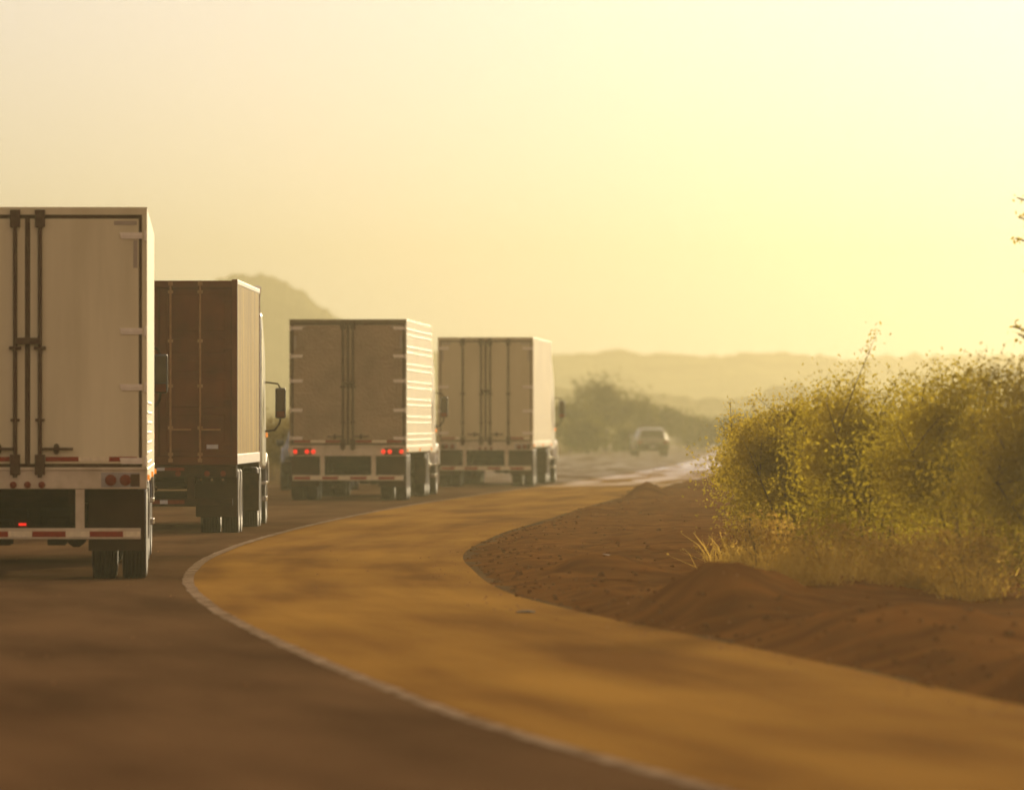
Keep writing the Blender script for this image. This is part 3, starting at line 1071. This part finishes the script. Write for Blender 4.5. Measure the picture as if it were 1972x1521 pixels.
# ------------------------------------------------------------------ container truck
d2 = F_PX / 124.0
cx2 = at(306, d2)
H2 = .3
root = thing('container_truck', 'truck pulling the skeletal trailer under the brown container, second in the line', 'truck', (cx2, d2, -.02), H2, 'semi trucks in the convoy')
CL, CW = 12.19, 1.22
ch = MB()
for s in (-1, 1):
    ch.box(s * .48 - .08, s * .48 + .08, .0, CL + .1, .80, 1.06)
    ch.tube([(s * .7, 9.0, .25), (s * .7, 9.0, 1.0)], .06, 8)
    ch.box(s * .55 - .09, s * .55 + .09, .9, 3.1, .6, .8)
for y in (.0, CL - .2):
    ch.box(-CW + .01, CW - .01, y, y + .2, .90, 1.085)
for y in (2.0, 4.5, 7.0, 9.5):
    ch.box(-.4, .4, y, y + .1, .84, 1.0)
for y in (1.25, 2.5):
    ch.tube([(-1.15, y, .51), (1.15, y, .51)], .075, 10)
ch.build('chassis', M['black'], root, .008)
ub = MB()
ub.box(-1.15, 1.15, -.1, .0, .46, .57)
for s in (-1, 1):
    ub.box(s * .5 - .06, s * .5 + .06, -.08, .01, .57, .90)
u = ub.build('underride_guard', M['black'], root, .006)
tp = MB()
tape_run(tp, -1.1, .4, -.1005, .485, .545, .5, .12, 0)
tp.build('reflective_tape', [M['lens'], M['plate']], u)
bb = MB()
bb.box(-1.2, 1.2, -.06, -.005, .90, 1.07)
bo = bb.build('rear_bolster', M['black'], root, .006)
tp = MB()
tape_run(tp, -1.15, .40, -.0605, 1.0, 1.05, .5, .12, 0)
tp.build('reflective_tape', [M['lens'], M['plate']], bo)
for x in (-1.0, -.3, .3, .75, 1.0):
    t = MB()
    t.lathe([(0, .045), (-.02, .045), (-.026, .01)], 'y', (x, -.062, .955), 14)
    t.build('tail_light', M['lens'], bo, smooth=True)
for s in (-1, 1):
    m_ = MB()
    a, c = sorted((s * .56, s * 1.2))
    m_.box(a, c, .38, .392, .28, .92)
    mo = m_.build('mud_flap', M['flap'], root)
    bl = MB()
    for x in (.64, .81, .98):
        bl.lathe([(0, .022), (-.012, .018)], 'y', (s * x, .379, .86), 10)
    bl.build('flap_bolt', M['hinge'], mo)
duals(root, (1.25, 2.5), 1.08)
tractor(root, CL - .75, .0, 'cab_dark', mz=2.08, roof=3.6, mirror_x=1.46, mh=.52)

cont = thing('shipping_container', 'dark brown corrugated shipping container riding on the second truck', 'container', (cx2, d2, 1.07), H2)
z1 = 2.88
cb = MB()
cb.box(-CW + .06, CW - .06, .12, CL, .12, z1 - .08)
cb.box(-CW, -CW + .09, .0, .12, .0, z1)                                        # corner posts
cb.box(CW - .09, CW, .0, .12, .0, z1)
cb.box(-CW, -CW + .09, CL - .12, CL + .001, .0, z1)
cb.box(CW - .09, CW, CL - .12, CL + .001, .0, z1)
cb.box(-CW + .09, CW - .09, .0, .12, z1 - .13, z1 - .02)                        # header
cb.box(-CW + .09, CW - .09, .0, .12, .0, .13)                                   # sill
cb.build('container_frame', M['cont'], cont, .006)
for s in (-1, 1):
    sd = MB()
    y = .122
    pitch = .278
    pts = []
    while y < CL - .13:
        pts += [(y, .0), (y + .07, .0), (y + .139, .012), (y + .209, .012)]
        y += pitch
    V_, F_ = [], []
    for k, (yy, dx) in enumerate(pts):
        xx = s * (CW - .008 - dx)
        V_ += [(xx, min(yy, CL - .13), .165), (xx, min(yy, CL - .13), z1 - .075)]
    for k in range(len(pts) - 1):
        q = (2 * k, 2 * k + 2, 2 * k + 3, 2 * k + 1)
        F_.append(q if s > 0 else q[::-1])
    sd.add(V_, F_)
    sd.build('side_wall', M['cont_side'], cont)
    rl = MB()
    rl.box(min(s * (CW - .06), s * CW), max(s * (CW - .06), s * CW), .121, CL - .121, z1 - .075, z1 - .005)
    rl.build('top_rail', M['plate'], cont, .004)  # pale colour stands in for sun on the brown rail
    rl = MB()
    rl.box(min(s * (CW - .06), s * CW), max(s * (CW - .06), s * CW), .121, CL - .121, .01, .165)
    rl.build('bottom_rail', M['plate'], cont, .004)  # sunlit look painted on here as on the top rail
rf = MB()
rf.box(-CW + .06, CW - .06, .121, CL, z1 - .078, z1 - .03)
rf.build('roof', M['cont'], cont)
for s in (-1, 1):
    d = MB()
    xa, xb = sorted((s * .012, s * (CW - .095)))
    d.box(xa, xb, .035, .075, .14, z1 - .14)
    for (za, zb) in ((.22, .78), (.90, 1.32), (1.44, 1.62), (1.74, 1.96), (2.08, 2.64)):   # pressed panels
        d.box(xa + .10, xb - .10, .022, .035, za, zb)
    do = d.build('container_door', M['cont'], cont, .01)
    for x in (.18, .64):
        q = MB()
        q.tube([(s * x, .005, .05), (s * x, .005, z1 - .06)], .017, 8)
        for z in (.14, .55, 1.2, 1.9, z1 - .22):
            q.box(s * x - .04, s * x + .04, -.002, .034, z, z + .05)
        q.box(s * x - .035, s * x + .035, -.03, .012, z1 - .1, z1 - .04)
        q.box(s * x - .035, s * x + .035, -.03, .012, .04, .10)
        hx0, hx1 = sorted((s * (x + .02), s * (x + .32)))
        q.box(hx0, hx1, -.012, .004, .535, .56)
        q.build('lock_rod', M['cont_rod'], do, .003)
    for z in (.3, 1.0, 1.8, 2.55):
        h = MB()
        a, c = sorted((s * (CW - .24), s * (CW - .06)))
        h.box(a, c, -.004, .0345, z, z + .06)
        h.build('hinge', M['cont'], do, .004)
p = MB()
p.box(.74, .92, .012, .0215, .25, .315)
p.build('registration_plate', M['plate'], cont)

# ------------------------------------------------------------------ cars (local: rear bumper at y=0, nose at +y)
def car(name, label, cat, loc, heading, paint, st, glass_rng, wheel_y, r, half, light_rear='lens', front_visible=False, group=None):
    """st rows: y, z_bottom, z_belt, z_roof, w_belt, w_roof"""
    root = thing(name, label, cat, loc, heading, group)

    def ring(y, zb, zl, zr, wl, wr):
        zm = (zb + zl) / 2
        pts = [(wl * .86, zb), (wl * .985, zb + .10), (wl, zm), (wl * .985, zl - .05), (wl * .93, zl), (wr, zr - .07 if zr > zl + .1 else zl + (zr - zl) * .6), (wr * .86, zr - .015), (wr * .45, zr)]
        return [(x, y, z) for x, z in pts] + [(-x, y, z) for x, z in pts[::-1]]
    rings = [ring(*s) for s in st]
    n = len(rings[0])
    b = MB()
    V_ = [p for q in rings for p in q]
    F_ = []
    for i in range(len(rings) - 1):
        for k in range(n):
            F_.append((i * n + k, i * n + (k + 1) % n, (i + 1) * n + (k + 1) % n, (i + 1) * n + k))
    F_.append(tuple(range(n)))
    F_.append(tuple((len(rings) - 1) * n + k for k in range(n))[::-1])
    b.add(V_, [f[::-1] for f in F_])
    body = b.build('body', M[paint], root, 0, smooth=True)

    def glass(nm, q, push, off=.012):
        c = [sum(p[a] for p in q) / 4 for a in range(3)]
        ins = [[c[a] + (p[a] - c[a]) * .86 for a in range(3)] for p in q]
        nrm = (Vector(ins[1]) - Vector(ins[0])).cross(Vector(ins[3]) - Vector(ins[0])).normalized()
        if nrm.dot(Vector(push)) < 0:
            nrm = -nrm
        g_ = MB()
        o1 = [Vector(p) + nrm * off for p in ins]
        o0 = [Vector(p) - nrm * .004 for p in ins]
        g_.add(o0 + o1, [(4, 5, 6, 7), (0, 1, 5, 4), (1, 2, 6, 5), (2, 3, 7, 6), (3, 0, 4, 7)])
        return g_.build(nm, M['glass'], root)
    i0, i1, j0, j1 = glass_rng                              # hatch rows i0->i1, windscreen rows j0->j1
    a, c = rings[i0], rings[i1]
    glass('rear_window', [a[5], a[n - 6], c[n - 6], c[5]], (0, -1, .3), .075)
    a, c = rings[j0], rings[j1]
    glass('windshield', [a[5], a[n - 6], c[n - 6], c[5]], (0, 1, .3), .075)
    for i in range(i1, j0):
        for s in (0, 1):
            q = [rings[i][4], rings[i + 1][4], rings[i + 1][5], rings[i][5]]
            if s:
                q = [(-x, y, z) for x, y, z in q]
            glass('side_window', q, (-1 if s else 1, 0, 0))
    W = st[1][4]
    Lc = st[-1][0]
    for s in (-1, 1):
        t = MB()
        zl = st[1][2]
        a, c = sorted((s * (W - .05), s * (W - .30)))
        t.box(a, c, st[1][0] - .10, st[1][0] + .03, zl - .30, zl - .10)
        t.build('tail_light', M[light_rear], root, .02)
        t = MB()
        a, c = sorted((s * (W - .12), s * (W - .42)))
        t.box(a, c, Lc - .14, Lc + .015, st[-1][2] - .22, st[-1][2] - .06)
        t.build('headlight', M['mirror'], root, .03)
        mi = MB()
        ym = st[j0][0] + .1
        zl = st[j0][2]
        mi.box(min(s * (W - .03), s * (W + .17)), max(s * (W - .03), s * (W + .17)), ym, ym + .12, zl + .01, zl + .17)
        mi.build('side_mirror', M[paint], root, .04)
        wl = MB()
    for s in (-1, 1):
        tr = MB()  # strip added only to catch a glint along the car's side
        zt = st[1][2] - .03
        a, c = sorted((s * (W + .035), s * (W - .04)))
        tr.box(a, c, .5, st[j0][0] + .4, zt - .028, zt + .028)
        tr.build('glint_strip', M['chrome'], root, .01)
    bp = MB()
    bp.box(-W * .99, W * .99, -.07, .10, st[0][1] - .06, st[0][1] + .30)
    bp.build('rear_bumper', M['carplastic'], root, .04)
    bp = MB()
    bp.box(-W * .95, W * .95, Lc - .08, Lc + .07, st[-1][1] + .0, st[-1][1] + .26)
    bp.build('front_bumper', M['carplastic'], root, .05)
    pl = MB()
    pl.box(-.17, .17, -.085, -.071, st[0][1] + .08, st[0][1] + .2)
    pl.build('number_plate', M['plate'], root, .005)
    for y in wheel_y:
        for s in (-1, 1):
            wheel(root, s * (W - .08), y, r, .20, s)
    return root


dc = F_PX / 36.0
wagon = [(0, .34, .80, .86, .80, .70), (.06, .30, .93, .98, .86, .76), (.42, .26, .96, 1.43, .87, .62), (1.3, .26, .95, 1.49, .87, .64), (2.2, .26, .94, 1.47, .87, .63), (2.45, .26, .93, 1.42, .87, .61), (3.2, .26, .92, .99, .86, .74), (4.1, .28, .80, .86, .82, .66), (4.42, .36, .62, .68, .72, .55)]
car('station_wagon', 'small silver station wagon far ahead on the road, beyond the trucks', 'car', (at(1257, dc), dc, .012), -4.5, 'silver', wagon, (1, 2, 5, 6), (.85, 3.5), .31, .87)
suv = [(0, .45, 1.0, 1.06, .86, .74), (.06, .42, 1.10, 1.16, .92, .82), (.40, .38, 1.14, 1.74, .94, .70), (1.4, .38, 1.13, 1.82, .94, .72), (2.6, .38, 1.12, 1.80, .94, .71), (2.9, .38, 1.12, 1.72, .94, .68), (3.6, .38, 1.12, 1.20, .94, .80), (4.5, .40, 1.02, 1.08, .91, .74), (4.8, .46, .84, .90, .82, .64)]
do = 273.0
car('dark_suv', 'dark oncoming car mostly hidden behind the left edge of the quilted truck', 'car', (at(617, do), do + 4.8, .012), 180 + 1.5, 'carblack', suv, (1, 2, 5, 6), (.95, 3.85), .36, .94)

# ------------------------------------------------------------------ litter
lt = MB()
x = at(1164, 128)
z = verge_z(x, 128)
lt.add([(x - .06, 128, z + .01), (x + .05, 127.95, z + .015), (x + .07, 128.1, z + .06), (x - .02, 128.1, z + .07), (x, 128.02, z + .05)], [(0, 1, 4), (1, 2, 4), (2, 3, 4), (3, 0, 4)])
tag(lt.build('litter_scrap', M['tan_tape']), 'pale crumpled scrap of litter lying on the dark dirt verge', 'litter')
sx, sd_ = at(1012, 95.8), 95.8
rb = MB()
rb.prism([(sx - .09, .009), (sx + .08, .009), (sx + .09, .016), (sx + .02, .026), (sx - .07, .020)], 'y', sd_ - .1, sd_ + .15)
tag(rb.build('rubber_strip', M['black'], bevel=.004), 'dark flat strip of torn tyre lying on the shoulder', 'debris')

# ------------------------------------------------------------------ haze, sky, sun
hz = MB()
hz.box(GX0 - 20, GX1 + 20, GY0 - 20, GY1 + 20, -1.3, 50)
HAZE = bpy.data.materials.new('haze_air')
HAZE.use_nodes = True
nt = HAZE.node_tree
nt.nodes.remove(nt.nodes['Principled BSDF'])
pv = nt.nodes.new('ShaderNodeVolumePrincipled')
pv.inputs['Color'].default_value = (.166, .158, .106, 1)
pv.inputs['Density'].default_value = .00055
pv.inputs['Anisotropy'].default_value = .9
nt.links.new(pv.outputs[0], nt.nodes['Material Output'].inputs['Volume'])
tag(hz.build('haze', HAZE), kind='stuff')

w = bpy.data.worlds.new('World')
scene.world = w
w.use_nodes = True
nt = w.node_tree
bg = nt.nodes['Background']
sky = nt.nodes.new('ShaderNodeTexSky')
sky.sky_type = 'NISHITA'
sky.sun_disc = False
sky.sun_elevation = R(SUN_EL)
sky.sun_rotation = R(SUN_AZ)
sky.air_density = 1.0
sky.dust_density = 1.0
sky.ozone_density = 1.0
tint = nt.nodes.new('ShaderNodeMix')
tint.data_type = 'RGBA'
tint.blend_type = 'MULTIPLY'
tint.inputs['Factor'].default_value = 1
tint.inputs[7].default_value = (.10, .180, .60, 1)
nt.links.new(sky.outputs[0], tint.inputs[6])
dusk = nt.nodes.new('ShaderNodeMix')                       # even glow of the dusty air all round the horizon
dusk.data_type = 'RGBA'
dusk.blend_type = 'ADD'
dusk.inputs['Factor'].default_value = 1
dusk.inputs[7].default_value = (4.6, 3.25, 1.62, 1)
nt.links.new(tint.outputs[2], dusk.inputs[6])
nt.links.new(dusk.outputs[2], bg.inputs['Color'])
bg.inputs['Strength'].default_value = .10

sl = bpy.data.lights.new('sun', 'SUN')
sl.energy = 5.0
sl.angle = R(.5)
sl.color = (1, .80, .50)
so = bpy.data.objects.new('sun', sl)
COL.objects.link(so)
sd = Vector((math.sin(R(SUN_AZ)) * math.cos(R(SUN_EL)), math.cos(R(SUN_AZ)) * math.cos(R(SUN_EL)), math.sin(R(SUN_EL))))
so.rotation_euler = sd.to_track_quat('Z', 'Y').to_euler()
so.location = (30, 60, 40)

cam = bpy.data.cameras.new('camera')
cam.sensor_width = 36
cam.lens = F_PX / W_PX * 36
cam.clip_start = 1
cam.clip_end = 8000
cam.dof.use_dof = True
cam.dof.focus_distance = 145
cam.dof.aperture_fstop = 4.2
co = bpy.data.objects.new('camera', cam)
COL.objects.link(co)
co.location = (0, 0, CAM_Z)
co.rotation_euler = (R(90) + math.atan((HOR - 760.5) / F_PX), 0, 0)
scene.camera = co

scene.view_settings.view_transform = 'Standard'
scene.view_settings.look = 'None'
scene.view_settings.exposure = .3
scene.view_settings.gamma = 1
scene.cycles.max_bounces = 8
scene.cycles.diffuse_bounces = 6
scene.cycles.transmission_bounces = 8
scene.cycles.volume_bounces = 1
scene.cycles.transparent_max_bounces = 8
scene.cycles.use_denoising = True
scene.cycles.sample_clamp_indirect = 4
